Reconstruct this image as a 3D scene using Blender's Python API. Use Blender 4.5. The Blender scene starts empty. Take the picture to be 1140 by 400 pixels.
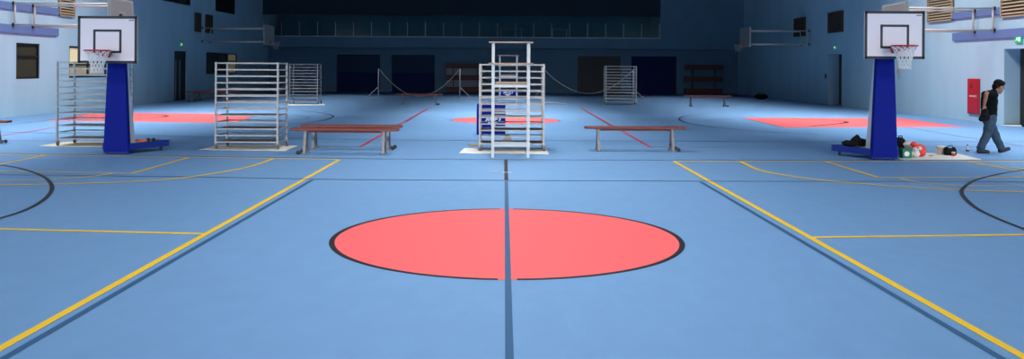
import bpy, bmesh, math, random
from mathutils import Vector, Matrix, Quaternion
random.seed(7)
PI = math.pi
SC = bpy.context.scene
COL = SC.collection

# ------------------------------------------------------------------ camera model (1140 x 400 frame)
F, CX, CY, H, ROLL = 957.0, 562.0, 75.6, 1.749, 0.006
CR, SR = math.cos(ROLL), math.sin(ROLL)
def uv(px, py):
    a, b = px - CX, py - CY
    return a * CR + b * SR, -a * SR + b * CR
def G(px, py):                       # floor point seen at a pixel
    u, v = uv(px, py)
    Y = F * H / v
    return (u / F * Y, Y)
def WZ(px, py, Y):                   # height of a pixel on the plane at depth Y
    return H - uv(px, py)[1] * Y / F
def WX(px, Y, py=75.6):
    return uv(px, py)[0] * Y / F

cam = bpy.data.cameras.new('camera')
camo = bpy.data.objects.new('camera', cam)
COL.objects.link(camo)
camo.matrix_world = Matrix.Translation((0, 0, H)) @ Matrix.Rotation(PI / 2, 4, 'X') @ Matrix.Rotation(ROLL, 4, 'Z')
cam.sensor_width = 36.0
cam.lens = 36.0 * F / 1140.0
cam.shift_x = (570 - CX) / 1140.0
cam.shift_y = (CY - 200) / 1140.0
cam.clip_end = 300
SC.camera = camo

# ------------------------------------------------------------------ materials
def lin(c):
    return tuple(((x / 255) / 12.92 if x / 255 <= 0.04045 else ((x / 255 + 0.055) / 1.055) ** 2.4) for x in c)
MATS = {}
def mat(name, rgb, rough=0.5, metal=0.0, spec=0.5, var=0.0, scale=4.0, stretch=(1, 1, 1), bump=0.0, emit=0.0, alpha=1.0, detail=3.0):
    """rgb is a linear base colour; var mottles it with object-space noise"""
    m = bpy.data.materials.new(name)
    m.use_nodes = True
    nt = m.node_tree
    b = nt.nodes['Principled BSDF']
    b.inputs['Roughness'].default_value = rough
    b.inputs['Metallic'].default_value = metal
    b.inputs['Specular IOR Level'].default_value = spec
    b.inputs['Base Color'].default_value = (*rgb, 1)
    if emit:
        b.inputs['Emission Color'].default_value = (*rgb, 1)
        b.inputs['Emission Strength'].default_value = emit
    if alpha < 1:
        b.inputs['Alpha'].default_value = alpha
    if var or bump:
        tc = nt.nodes.new('ShaderNodeTexCoord')
        mp = nt.nodes.new('ShaderNodeMapping')
        mp.inputs['Scale'].default_value = stretch
        nz = nt.nodes.new('ShaderNodeTexNoise')
        nz.inputs['Scale'].default_value = scale
        nz.inputs['Detail'].default_value = detail
        nt.links.new(tc.outputs['Object'], mp.inputs['Vector'])
        nt.links.new(mp.outputs['Vector'], nz.inputs['Vector'])
        if var:
            mr = nt.nodes.new('ShaderNodeMapRange')
            mr.inputs['From Min'].default_value = 0.3
            mr.inputs['From Max'].default_value = 0.7
            mr.inputs['To Min'].default_value = 1 - var
            mr.inputs['To Max'].default_value = 1 + var
            mx = nt.nodes.new('ShaderNodeMix')
            mx.data_type = 'RGBA'; mx.blend_type = 'MULTIPLY'
            mx.inputs[0].default_value = 1.0
            mx.inputs[6].default_value = (*rgb, 1)
            nt.links.new(nz.outputs['Fac'], mr.inputs['Value'])
            nt.links.new(mr.outputs['Result'], mx.inputs[7])
            nt.links.new(mx.outputs[2], b.inputs['Base Color'])
        if bump:
            bp = nt.nodes.new('ShaderNodeBump')
            bp.inputs['Strength'].default_value = bump
            bp.inputs['Distance'].default_value = 0.01
            nt.links.new(nz.outputs['Fac'], bp.inputs['Height'])
            nt.links.new(bp.outputs['Normal'], b.inputs['Normal'])
    MATS[name] = m
    return m

M_floor = mat('blue_sports_floor', (0.172, 0.345, 0.61), 0.5, spec=0.18, var=0.03, scale=5.0, stretch=(1, 0.5, 1))
M_red = mat('coral_floor_paint', (0.93, 0.155, 0.165), 0.5, spec=0.15)
M_yellow = mat('yellow_line_paint', (0.95, 0.61, 0.03), 0.5, spec=0.2)
M_paleyellow = mat('worn_yellow_line_paint', (0.85, 0.63, 0.16), 0.5)
M_black = mat('black_line_paint', (0.018, 0.016, 0.022), 0.5)
M_navyline = mat('navy_line_paint', (0.035, 0.12, 0.26), 0.5)
M_darkline = mat('faded_dark_line_paint', (0.06, 0.11, 0.2), 0.5)
M_redline = mat('red_line_paint', (0.62, 0.05, 0.09), 0.5)
M_pinkline = mat('faded_red_line_paint', (0.32, 0.2, 0.38), 0.5)
M_whiteline = mat('worn_white_tape', (0.5, 0.55, 0.55), 0.6)
M_wall = mat('pale_blue_wall_paint', (0.415, 0.61, 0.73), 0.7, spec=0.2, var=0.05, scale=0.9, stretch=(1, 1, 0.25))
M_endwall = mat('shade_darkened_wall_paint', (0.15, 0.25, 0.34), 0.75, spec=0.1, var=0.05, scale=0.9)  # wall paint darkened: dimness of the far end put into the colour
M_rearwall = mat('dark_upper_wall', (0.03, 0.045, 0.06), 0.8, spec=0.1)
M_ceil = mat('ceiling_sheet', (0.07, 0.08, 0.095), 0.8)
M_rail = mat('blue_painted_rail', (0.14, 0.21, 0.44), 0.5)
M_beige = mat('cream_painted_tube', (0.62, 0.56, 0.50), 0.4)
M_blackpaint = mat('black_paint', (0.012, 0.012, 0.015), 0.4)
M_olive = mat('dark_olive_glass', (0.055, 0.055, 0.035), 0.15)
M_lit = mat('lit_cream_window', (0.75, 0.64, 0.36), 0.5, emit=0.42)
M_litdim = mat('dim_cream_window', (0.5, 0.42, 0.24), 0.5, emit=0.12)
M_louvre = mat('tan_louvre_slats', (0.50, 0.38, 0.25), 0.6)
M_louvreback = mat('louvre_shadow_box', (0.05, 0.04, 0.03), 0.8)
M_doordark = mat('dark_door', (0.02, 0.02, 0.022), 0.5)
M_navy = mat('navy_shutter', (0.016, 0.03, 0.11), 0.7, spec=0.1)
M_slate = mat('slate_shutter', (0.04, 0.07, 0.12), 0.7, spec=0.1)
M_pad = mat('royal_blue_vinyl', (0.002, 0.011, 0.22), 0.55, spec=0.1, var=0.04, scale=6)
M_bluemetal = mat('royal_blue_metal', (0.006, 0.022, 0.24), 0.35)
M_white = mat('white_enamel', (0.72, 0.73, 0.75), 0.35)
M_board = mat('white_backboard', (0.88, 0.78, 0.80), 0.35)
M_redmetal = mat('red_rim_enamel', (0.55, 0.02, 0.025), 0.35)
M_net = mat('white_net_cord', (0.8, 0.8, 0.78), 0.8)
M_galv = mat('galvanised_steel', (0.38, 0.375, 0.37), 0.42, metal=0.4, var=0.12, scale=9)
M_leg = mat('dull_steel_leg', (0.20, 0.20, 0.205), 0.45, metal=0.3, var=0.1, scale=9)
M_hoopgrey = mat('grey_clear_board', (0.20, 0.21, 0.22), 0.3)
M_louvre2 = mat('shade_darkened_louvre_slats', (0.14, 0.10, 0.075), 0.7, spec=0.2)  # tan slats darkened, weaker light on the far louvres put into the colour
M_tray = mat('grey_steel_sheet', (0.27, 0.26, 0.25), 0.4, metal=0.4, var=0.08, scale=5)
M_aluminium = mat('pale_aluminium', (0.56, 0.59, 0.59), 0.4, metal=0.1)
M_rubber = mat('black_rubber', (0.02, 0.02, 0.022), 0.6)
M_greyrubber = mat('grey_rubber_wheel', (0.12, 0.12, 0.12), 0.6)
M_plank = mat('red_brown_wood', (0.20, 0.042, 0.028), 0.45, var=0.22, scale=3, stretch=(1, 14, 14))
M_wood = mat('brown_board_wood', (0.36, 0.24, 0.17), 0.5, var=0.2, scale=3, stretch=(1, 12, 12))
M_darkred = mat('dark_red_plank', (0.11, 0.03, 0.025), 0.5, var=0.2, scale=3)
M_greypanel = mat('grey_panel', (0.30, 0.32, 0.33), 0.6)
M_paper = mat('white_paper', (0.82, 0.80, 0.74), 0.8, var=0.06, scale=5)
M_paperbeige = mat('cream_paper', (0.78, 0.70, 0.55), 0.8, var=0.08, scale=5)
M_rope = mat('pale_rope', (0.4, 0.42, 0.42), 0.8)
M_post = mat('grey_post_steel', (0.5, 0.52, 0.52), 0.4, metal=0.2)
M_green = mat('green_plastic', (0.01, 0.20, 0.10), 0.35)
M_redbag = mat('red_carrier_plastic', (0.80, 0.045, 0.025), 0.35)
M_whitebag = mat('white_carrier_plastic', (0.68, 0.62, 0.60), 0.4)
M_blackcloth = mat('black_cloth', (0.010, 0.010, 0.012), 0.95, spec=0.15, var=0.3, scale=12)
M_cardboard = mat('tan_cardboard', (0.45, 0.34, 0.20), 0.8)
M_exit = mat('green_exit_sign', (0.02, 0.42, 0.16), 0.4, emit=0.35)
M_exitwhite = mat('exit_pictogram', (0.65, 1.0, 0.75), 0.4, emit=0.6)
M_firered = mat('red_cabinet_enamel', (0.50, 0.012, 0.025), 0.4)
M_orange = mat('orange_plastic', (0.75, 0.14, 0.05), 0.5)
M_skin = mat('skin', (0.36, 0.145, 0.085), 0.5, var=0.05, scale=20)
M_hair = mat('black_hair', (0.006, 0.005, 0.005), 0.8, spec=0.15)
M_shirt = mat('black_shirt_cloth', (0.006, 0.0065, 0.0075), 0.9, spec=0.1, var=0.2, scale=14)
M_jeans = mat('blue_denim', (0.032, 0.062, 0.095), 0.85, var=0.3, scale=9)
M_shoe = mat('black_shoe_leather', (0.012, 0.012, 0.014), 0.4)
M_clear = mat('clear_bottle_plastic', (0.75, 0.82, 0.88), 0.15, alpha=0.7)
M_bluecap = mat('blue_bottle_cap', (0.02, 0.04, 0.22), 0.4)
M_glass = bpy.data.materials.new('balustrade_glass')
M_glass.use_nodes = True
_b = M_glass.node_tree.nodes['Principled BSDF']
_b.inputs['Base Color'].default_value = (0.75, 0.95, 0.88, 1)
_b.inputs['Roughness'].default_value = 0.03
_b.inputs['Transmission Weight'].default_value = 1.0
_b.inputs['IOR'].default_value = 1.25

# ------------------------------------------------------------------ mesh helpers
class MB:
    def __init__(s):
        s.v, s.f, s.s = [], [], []
    def add(s, verts, faces, smooth=False, M=None):
        o = len(s.v)
        for p in verts:
            p = Vector(p)
            s.v.append(tuple(M @ p if M is not None else p))
        for f in faces:
            s.f.append([i + o for i in f]); s.s.append(smooth)
        return s
    def box(s, c, d, M=None):
        x, y, z = c; a, b, e = d[0] / 2, d[1] / 2, d[2] / 2
        vs = [(x + i * a, y + j * b, z + k * e) for k in (-1, 1) for j in (-1, 1) for i in (-1, 1)]
        return s.add(vs, [(0, 2, 3, 1), (4, 5, 7, 6), (0, 1, 5, 4), (2, 6, 7, 3), (0, 4, 6, 2), (1, 3, 7, 5)], False, M)
    def rbox(s, c, d, r=0.01, M=None, seg=2):
        bm = bmesh.new()
        bmesh.ops.create_cube(bm, size=1.0)
        for v in bm.verts:
            v.co = Vector((v.co.x * d[0] + c[0], v.co.y * d[1] + c[1], v.co.z * d[2] + c[2]))
        bmesh.ops.bevel(bm, geom=list(bm.edges), offset=r, segments=seg, affect='EDGES', profile=0.5)
        s.bm(bm, M); return s
    def bm(s, bm, M=None, smooth=False):
        bm.verts.index_update()
        s.add([v.co.copy() for v in bm.verts], [[v.index for v in f.verts] for f in bm.faces], smooth, M)
        bm.free()
    def tube(s, pts, r, n=8, caps=True, M=None, closed=False):
        pts = [Vector(p) for p in pts]
        rs = r if isinstance(r, (list, tuple)) else [r] * len(pts)
        N = len(pts); vs, fs = [], []
        T = []
        for i in range(N):
            a = pts[i - 1] if (i > 0 or closed) else pts[i]
            b = pts[(i + 1) % N] if (i < N - 1 or closed) else pts[i]
            T.append((b - a).normalized())
        ref = Vector((0, 0, 1)) if abs(T[0].z) < 0.9 else Vector((1, 0, 0))
        u = T[0].cross(ref).normalized()
        for i in range(N):
            u = (u - T[i] * u.dot(T[i])).normalized()
            w = T[i].cross(u)
            for k in range(n):
                a = 2 * PI * (k + 0.5) / n
                vs.append(pts[i] + (u * math.cos(a) + w * math.sin(a)) * rs[i])
        for i in range(N if closed else N - 1):
            j = (i + 1) % N
            for k in range(n):
                l = (k + 1) % n
                fs.append((i * n + k, i * n + l, j * n + l, j * n + k))
        if caps and not closed:
            fs.append(tuple(reversed(range(n)))); fs.append(tuple((N - 1) * n + k for k in range(n)))
        return s.add(vs, fs, n > 5, M)
    def bar(s, a, b, w, t=None, M=None):         # rectangular section bar
        a, b = Vector(a), Vector(b); t = t or w
        d = (b - a).normalized()
        ref = Vector((0, 0, 1)) if abs(d.z) < 0.9 else Vector((0, 1, 0))
        u = d.cross(ref).normalized(); v = u.cross(d)
        vs = [p + u * i * w / 2 + v * j * t / 2 for p in (a, b) for i, j in ((-1, -1), (1, -1), (1, 1), (-1, 1))]
        return s.add(vs, [(0, 1, 2, 3), (7, 6, 5, 4), (0, 4, 5, 1), (1, 5, 6, 2), (2, 6, 7, 3), (3, 7, 4, 0)], False, M)
    def prism(s, poly, z0, z1, M=None):
        n = len(poly)
        vs = [(p[0], p[1], z0) for p in poly] + [(p[0], p[1], z1) for p in poly]
        fs = [tuple(reversed(range(n))), tuple(range(n, 2 * n))] + [(i, (i + 1) % n, n + (i + 1) % n, n + i) for i in range(n)]
        return s.add(vs, fs, False, M)
    def lathe(s, prof, n=24, M=None, smooth=True):
        vs, fs = [], []
        for r, z in prof:
            for k in range(n):
                a = 2 * PI * k / n
                vs.append((r * math.cos(a), r * math.sin(a), z))
        for i in range(len(prof) - 1):
            for k in range(n):
                l = (k + 1) % n
                fs.append((i * n + k, i * n + l, (i + 1) * n + l, (i + 1) * n + k))
        fs.append(tuple(reversed(range(n)))); fs.append(tuple((len(prof) - 1) * n + k for k in range(n)))
        return s.add(vs, fs, smooth, M)
    def ball(s, c, r, n=16, m=10, M=None):
        r = r if isinstance(r, (tuple, list)) else (r, r, r)
        vs = [(c[0], c[1], c[2] - r[2])]; fs = []
        for i in range(1, m):
            t = -PI / 2 + PI * i / m
            for k in range(n):
                a = 2 * PI * k / n
                vs.append((c[0] + r[0] * math.cos(t) * math.cos(a), c[1] + r[1] * math.cos(t) * math.sin(a), c[2] + r[2] * math.sin(t)))
        vs.append((c[0], c[1], c[2] + r[2])); top = len(vs) - 1
        for k in range(n):
            l = (k + 1) % n
            fs.append((0, 1 + l, 1 + k)); fs.append((top, 1 + (m - 2) * n + k, 1 + (m - 2) * n + l))
            for i in range(m - 2):
                fs.append((1 + i * n + k, 1 + i * n + l, 1 + (i + 1) * n + l, 1 + (i + 1) * n + k))
        return s.add(vs, fs, True, M)
    def mesh(s, name):
        me = bpy.data.meshes.new(name)
        me.from_pydata(s.v, [], s.f)
        me.polygons.foreach_set('use_smooth', s.s)
        me.update()
        return me
    def build(s, name, m, parent=None, loc=(0, 0, 0), rz=0.0):
        o = bpy.data.objects.new(name, s.mesh(name))
        o.data.materials.append(m)
        COL.objects.link(o)
        o.location = loc; o.rotation_euler = (0, 0, rz)
        if parent: o.parent = parent
        return o

def tag(o, label, cat, group=None, kind=None):
    o['label'] = label; o['category'] = cat
    if group: o['group'] = group
    if kind: o['kind'] = kind
    return o
def thing(name, label, cat, loc=(0, 0, 0), rz=0.0, group=None):
    o = bpy.data.objects.new(name, None)
    o.empty_display_size = 0.2
    COL.objects.link(o); o.location = loc; o.rotation_euler = (0, 0, rz)
    return tag(o, label, cat, group)
def struct(name, mb, m):
    o = mb.build(name, m); o['kind'] = 'structure'
    return o
def dup(root, loc, rz, label, scale=(1, 1, 1)):
    r = root.copy(); COL.objects.link(r)
    r.location = loc; r.rotation_euler = (0, 0, rz); r.scale = scale; r['label'] = label
    for ch in list(root.children):
        c = ch.copy(); COL.objects.link(c); c.parent = r
        for g in list(ch.children):
            d = g.copy(); COL.objects.link(d); d.parent = c
    return r

# ------------------------------------------------------------------ room shell
XL, XR, YF, YB, ZC = -16.5, 16.25, 60.0, -8.0, 8.6
YG = 58.5                                         # plane of the gallery front

fb = MB(); fb.box(((XL + XR) / 2, (YB + YF + 2) / 2, -0.1), (XR - XL + 1.4, YF - YB + 2, 0.2))
floor = struct('floor', fb, M_floor)
struct('ceiling', MB().box(((XL + XR) / 2, (YB + YF + 6) / 2, ZC + 0.1), (XR - XL + 1.4, YF - YB + 8, 0.2)), M_ceil)

def holed(coords_a, coords_b, holes, place, depth):
    """wall face on a grid with rectangular holes and their reveals; place(a, b, d) -> point"""
    A = sorted(set(coords_a + [h[0] for h in holes] + [h[1] for h in holes]))
    B = sorted(set(coords_b + [h[2] for h in holes] + [h[3] for h in holes]))
    mb = MB()
    inside = lambda a, b: any(h[0] < a < h[1] and h[2] < b < h[3] for h in holes)
    for a0, a1 in zip(A, A[1:]):
        for b0, b1 in zip(B, B[1:]):
            if not inside((a0 + a1) / 2, (b0 + b1) / 2):
                mb.add([place(a0, b0, 0), place(a1, b0, 0), place(a1, b1, 0), place(a0, b1, 0)], [(0, 1, 2, 3)])
                mb.add([place(a0, b0, depth), place(a1, b0, depth), place(a1, b1, depth), place(a0, b1, depth)], [(3, 2, 1, 0)])
    for a0, a1, b0, b1 in holes:
        for p, q in (((a0, b0), (a1, b0)), ((a1, b0), (a1, b1)), ((a1, b1), (a0, b1)), ((a0, b1), (a0, b0))):
            mb.add([place(*p, 0), place(*q, 0), place(*q, depth), place(*p, depth)], [(0, 1, 2, 3)])
    return mb

YLx = lambda px: XL * F / (px - CX)               # depth at which a pixel column meets the left wall
YRx = lambda px: XR * F / (px - CX)
W1 = (YLx(18), YLx(44), 1.27, 2.50)
W2 = (YLx(77), YLx(119), 1.27, 2.48)
W3 = (YLx(229.5), YLx(264), 1.30, 2.52)
U1 = (YLx(170), YLx(212), 4.90, 6.60)
U2 = (YLx(239.5), YLx(261.5), 4.90, 6.60)
D1 = (YLx(194), YLx(207.6), 0.0, 2.52)
lw = holed([YB, YF + 4.0], [0.0, ZC], [W1, W2, W3, U1, U2, D1], lambda a, b, d: (XL - d, a, b), 0.5)
struct('wall_left', lw, M_wall)
D2 = (YRx(1118) - 2.2, YRx(1118), 0.0, 2.46)
D3 = (YRx(937), YRx(922), 0.0, 2.52)
rw = holed([YB, YF + 4.0], [0.0, ZC], [D2, D3], lambda a, b, d: (XR + d, a, b), 0.62)
struct('wall_right', rw, M_wall)
struct('wall_rear', MB().box(((XL + XR) / 2, YB - 0.1, ZC / 2), (XR - XL, 0.2, ZC)), M_wall)

# end wall: recessed ground floor, fascia with the gallery opening above it
ZS, ZF, ZG = 3.08, 3.80, 5.30
XG1 = WX(735, YG)
S1 = (WX(375, YF), WX(423, YF), 0, 2.62); S2 = (WX(436, YF), WX(484, YF), 0, 2.62)
S3 = (WX(643, YF), WX(691, YF), 0, 2.62); S4 = (WX(703, YF), WX(753, YF), 0, 2.62)
ew = holed([XL, XR], [0.0, ZS], [S1, S2, S3, S4], lambda a, b, d: (a, YF + d, b), 0.35)
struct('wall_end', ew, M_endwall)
gf = MB()
gf.box(((XL + XR) / 2, YG + 0.15, (ZS + ZF) / 2), (XR - XL, 0.3, ZF - ZS))
gf.box(((XL + XR) / 2, (YG + YF + 0.3) / 2 + 0.1, ZS + 0.06), (XR - XL, YF - YG, 0.12))
gf.box(((XG1 + XR) / 2, YG + 0.15, (ZF + ZC) / 2), (XR - XG1, 0.3, ZC - ZF))
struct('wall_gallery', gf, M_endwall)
gu = MB()
gu.box(((XL + XG1) / 2, YG + 0.15, (ZG + ZC) / 2), (XG1 - XL, 0.3, ZC - ZG))
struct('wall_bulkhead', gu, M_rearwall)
gr = MB()
gr.box(((XL + XG1) / 2, YG + 4.6, (ZF + ZG) / 2 + 0.2), (XG1 - XL, 0.2, ZG - ZF + 0.6))
gr.box(((XL + XG1) / 2, YG + 2.5, ZF - 0.08), (XG1 - XL, 4.3, 0.12))
gr.box((XG1 + 0.1, YG + 2.5, ZF + 0.9), (0.2, 4.3, 1.9))
struct('wall_gallery_rear', gr, M_endwall)
# glass balustrade of the gallery
bal = thing('gallery_balustrade', 'long glass balustrade with slim steel posts along the upper gallery', 'balustrade', ((XL + XG1) / 2, YG, ZF))
bx = bal.location.x
MB().box((0, 0.05, 0.03), (XG1 - XL - 0.02, 0.12, 0.06)).build('bottom_rail', M_beige, bal)
npan = 11
for k in range(npan):
    x0 = (XL + 0.02) + (XG1 - XL - 0.04) * k / npan - bx; x1 = (XL + 0.02) + (XG1 - XL - 0.04) * (k + 1) / npan - bx
    MB().box(((x0 + x1) / 2, 0.06, 0.06 + 0.71), (x1 - x0 - 0.03, 0.014, 1.42)).build('glass_panel', M_glass, bal)
for k in range(23):
    x = -((XG1 - XL) / 2) + 0.06 + (XG1 - XL - 0.12) * k / 22
    MB().box((x, -0.012, 0.06 + 0.47), (0.045, 0.05, 0.94)).build('post', M_post, bal)
# two low tables behind the glass
def gallery_table(px0, px1, label):
    Y = YG + 2.2
    x0, x1 = WX(px0, Y), WX(px1, Y)
    t = thing('folding_table', label, 'table', ((x0 + x1) / 2, Y, ZF - 0.02), 0, 'tables on the gallery')
    w = x1 - x0
    MB().rbox((0, 0, 0.74), (w, 0.7, 0.04), 0.008).build('tabletop', M_greypanel, t)
    for sx in (-1, 1):
        l = MB()
        for sy in (-1, 1): l.bar((sx * (w / 2 - 0.1), sy * 0.28, 0), (sx * (w / 2 - 0.1), sy * 0.28, 0.72), 0.04)
        l.bar((sx * (w / 2 - 0.1), -0.28, 0.12), (sx * (w / 2 - 0.1), 0.28, 0.12), 0.03)
        l.build('leg_frame', M_post, t)
gallery_table(556, 582, 'grey table behind the gallery glass, above the tall centre stand')
gallery_table(613, 632, 'grey table behind the gallery glass, right of the tall centre stand')

# shutters and doors of the end wall
def shutter(n, S, dark):
    o = MB()
    x0, x1 = S[0], S[1]; zt = S[3]
    if dark:
        o.box(((x0 + x1) / 2, YF + 0.26, zt / 2), (x1 - x0 - 0.005, 0.06, zt - 0.005))
        so = struct('door_%d' % n, o, M_doordark if dark == 2 else M_navy)
    else:
        o.box(((x0 + x1) / 2, YF + 0.28, zt / 2), (x1 - x0 - 0.005, 0.05, zt - 0.005)); o.box(((x0 + x1) / 2, YF + 0.23, 0.68), (x1 - x0 - 0.02, 0.05, 1.36))
        so = struct('door_%d' % n, o, M_navy)
        sl = MB()
        k = 1.37
        while k < zt - 0.08:
            sl.box(((x0 + x1) / 2, YF + 0.24, k + 0.05), (x1 - x0 - 0.02, 0.05, 0.085)); k += 0.1
        sl.build('shutter_slats', M_slate, so)
    return so
shutter(3, S1, 0); shutter(4, S2, 0); shutter(5, S3, 2); shutter(6, S4, 1)

# left wall windows: frame, panes
def wall_window(n, W, cols, panes, transom, dx=0.06):
    a0, a1, b0, b1 = W
    fr = MB(); x = XL - dx; t = 0.07
    fr.box((x, (a0 + a1) / 2, b0 + t / 2), (0.08, a1 - a0, t)); fr.box((x, (a0 + a1) / 2, b1 - t / 2), (0.08, a1 - a0, t))
    xs = [a0 + (a1 - a0) * c for c in cols]
    for k, y in enumerate(xs):
        y = y + (t / 2 if k == 0 else -t / 2 if k == len(xs) - 1 else 0)
        fr.box((x, y, (b0 + b1) / 2), (0.08, t, b1 - b0))
    zt = b0 + (b1 - b0) * transom
    if 0 < transom < 1: fr.box((x, (a0 + a1) / 2, zt), (0.08, a1 - a0, t))
    o = struct('window_%d' % n, fr, M_blackpaint)
    for (y0, y1), (mt, mbm) in zip(zip(xs, xs[1:]), panes):
        if 0 < transom < 1:
            MB().box((x - 0.03, (y0 + y1) / 2, (zt + b1) / 2), (0.02, y1 - y0, b1 - zt)).build('pane', mt, o)
            MB().box((x - 0.03, (y0 + y1) / 2, (zt + b0) / 2), (0.02, y1 - y0, zt - b0)).build('pane', mbm, o)
        else:
            MB().box((x - 0.03, (y0 + y1) / 2, (b0 + b1) / 2), (0.02, y1 - y0, b1 - b0)).build('pane', mt, o)
wall_window(1, W1, [0, 1], [(M_olive, M_olive)], 0.63)
wall_window(2, W2, [0, 0.5, 1], [(M_lit, M_litdim), (M_lit, M_litdim)], 0.42)
wall_window(3, W3, [0, 0.41, 0.69, 1], [(M_olive, M_olive), (M_olive, M_olive), (M_litdim, M_litdim)], 0.62)
wall_window(4, U1, [0, 0.6, 1], [(M_blackpaint, 0), (M_olive, 0)], 0)
wall_window(5, U2, [0, 1], [(M_blackpaint, 0)], 0)
# left door: dark double leaf with steel edges
dd = MB(); a0, a1 = D1[0], D1[1]
dd.box((XL - 0.08, (a0 + a1) / 2, 1.25), (0.06, a1 - a0, 2.5))
d1o = struct('door_1', dd, M_doordark)
for q in (0.17, 0.5):
    MB().box((XL - 0.035, a0 + (a1 - a0) * q, 1.05), (0.04, 0.06, 2.0)).build('door_edge', M_greypanel, d1o)
# right doors in their recesses
dr = MB().box((XR + 0.55, (D2[0] + D2[1]) / 2, D2[3] / 2), (0.06, D2[1] - D2[0], D2[3]))
d2o = struct('door_2', dr, M_doordark)
MB().tube([(XR + 0.50, D2[1] - 0.35, 0.9), (XR + 0.47, D2[1] - 0.35, 0.92), (XR + 0.47, D2[1] - 0.35, 1.25), (XR + 0.50, D2[1] - 0.35, 1.27)], 0.012).build('door_handle', M_galv, d2o)
dr = MB().box((XR + 0.58, (D3[0] + D3[1]) / 2, D3[3] / 2), (0.06, D3[1] - D3[0], D3[3]))
struct('door_7', dr, M_doordark)

# ------------------------------------------------------------------ floor markings (parts of the floor)
def catmull(P, n=6):
    out = []
    for i in range(len(P) - 1):
        p0 = P[max(i - 1, 0)]; p1 = P[i]; p2 = P[i + 1]; p3 = P[min(i + 2, len(P) - 1)]
        for k in range(n):
            t = k / n
            out.append(tuple(0.5 * ((2 * b) + (-a + c) * t + (2 * a - 5 * b + 4 * c - d) * t * t + (-a + 3 * b - 3 * c + d) * t ** 3)
                             for a, b, c, d in zip(p0, p1, p2, p3)))
    out.append(P[-1]); return out
ZL = [0.002]
def strip(P, w, m, z=None, name='court_line'):
    z = z or ZL[0]; n = len(P); vs = []; fs = []
    for i in range(n):
        a = Vector(P[max(i - 1, 0)]); b = Vector(P[min(i + 1, n - 1)])
        d = (b - a).normalized(); nr = Vector((-d.y, d.x)) * w / 2
        vs += [(P[i][0] + nr.x, P[i][1] + nr.y, z), (P[i][0] - nr.x, P[i][1] - nr.y, z)]
    for i in range(n - 1): fs.append((2 * i, 2 * i + 1, 2 * i + 3, 2 * i + 2))
    o = MB().add(vs, fs).build(name, m, floor)
    ZL[0] += 0.00012
    return o
def pl(px, w, m, smooth=False, name='court_line'):
    P = [G(*p) for p in px]
    if smooth: P = catmull(P)
    # lines that leave the frame run on: straight ones straight, arcs with their own curvature
    for end in (0, 1):
        x = px[-1][0] if end else px[0][0]; y = px[-1][1] if end else px[0][1]
        if not (x <= 5 or x >= 1115 or y >= 388): continue
        Q = [Vector(p) for p in (P if end else P[::-1])]
        d = (Q[-1] - Q[-2]).normalized(); turn = 0.0; L = 9.0 if y >= 388 else 4.0 if smooth else 3.0
        if smooth:
            k = min(12, len(Q) - 2)
            d0 = (Q[-k] - Q[-k - 1]).normalized()
            turn = math.atan2(d0.x * d.y - d0.y * d.x, d0.dot(d)) / max(1e-6, sum((Q[i] - Q[i - 1]).length for i in range(len(Q) - k, len(Q))))
            turn = max(-0.6, min(0.6, turn))
        p = Q[-1]; add = []; st = 0.25; lim = 0.0
        while lim < L:
            a = turn * st; d = Vector((d.x * math.cos(a) - d.y * math.sin(a), d.x * math.sin(a) + d.y * math.cos(a)))
            p = p + d * st; lim += st
            if p.x < XL + 0.05 or p.x > XR - 0.05 or p.y < YB + 0.1: break
            add.append(tuple(p))
        P = P + add if end else add[::-1] + P
    return strip(P, w, m, name=name)
def disc(c, r, m, z, n=96, name='court_circle'):
    vs = [(c[0] + r * math.cos(2 * PI * k / n), c[1] + r * math.sin(2 * PI * k / n), z) for k in range(n)]
    return MB().add(vs, [tuple(range(n))]).build(name, m, floor)
def ring(c, r0, r1, m, z, a0=0, a1=2 * PI, n=80, name='court_circle'):
    vs, fs = [], []
    for k in range(n + 1):
        a = a0 + (a1 - a0) * k / n
        vs += [(c[0] + r0 * math.cos(a), c[1] + r0 * math.sin(a), z), (c[0] + r1 * math.cos(a), c[1] + r1 * math.sin(a), z)]
    for k in range(n): fs.append((2 * k, 2 * k + 1, 2 * k + 3, 2 * k + 2))
    return MB().add(vs, fs).build(name, m, floor)
CC = (0.032, 8.87)
disc(CC, 1.79, M_red, 0.0012, name='red_centre_circle')
ga = 0.045
ring(CC, 1.745, 1.80, M_black, 0.0016, PI / 2 + ga, 3 * PI / 2 - ga, name='circle_outline')
ring(CC, 1.745, 1.80, M_black, 0.0016, -PI / 2 + ga, PI / 2 - ga, name='circle_outline')
disc((WX(563, 28.7), 28.7), 1.83, M_red, 0.0012, name='red_centre_circle')
ring((WX(563, 28.7), 28.7), 1.78, 1.84, M_darkline, 0.0016, name='circle_outline')
def poly(px, m, z, name):
    P = [G(*p) for p in px]
    a = sum(P[i][0] * P[(i + 1) % len(P)][1] - P[(i + 1) % len(P)][0] * P[i][1] for i in range(len(P)))
    if a < 0: P.reverse()
    return MB().add([(x, y, z) for x, y in P], [tuple(range(len(P)))]).build(name, m, floor)
poly([(51, 134.6), (108, 125.6), (292, 126.9), (262, 137.0)], M_red, 0.0012, 'red_key_area')
poly([(826, 131.2), (1003, 131.6), (1073, 141.4), (872, 142.0)], M_red, 0.0012, 'red_key_area')
pl([(826, 131.2), (872, 142.0)], 0.06, M_darkline); pl([(292, 126.9), (262, 137.0)], 0.06, M_darkline)
pl([(2, 139.8), (51, 134.4), (108, 125.4)], 0.06, M_darkline)
pl([(882, 132.2), (925, 134), (942, 135.6), (936, 137.6), (903, 140.6)], 0.16, M_black, True)
pl([(150, 128.4), (172, 127.9), (186, 129.2), (176, 131.0), (150, 132)], 0.16, M_black, True)

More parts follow.
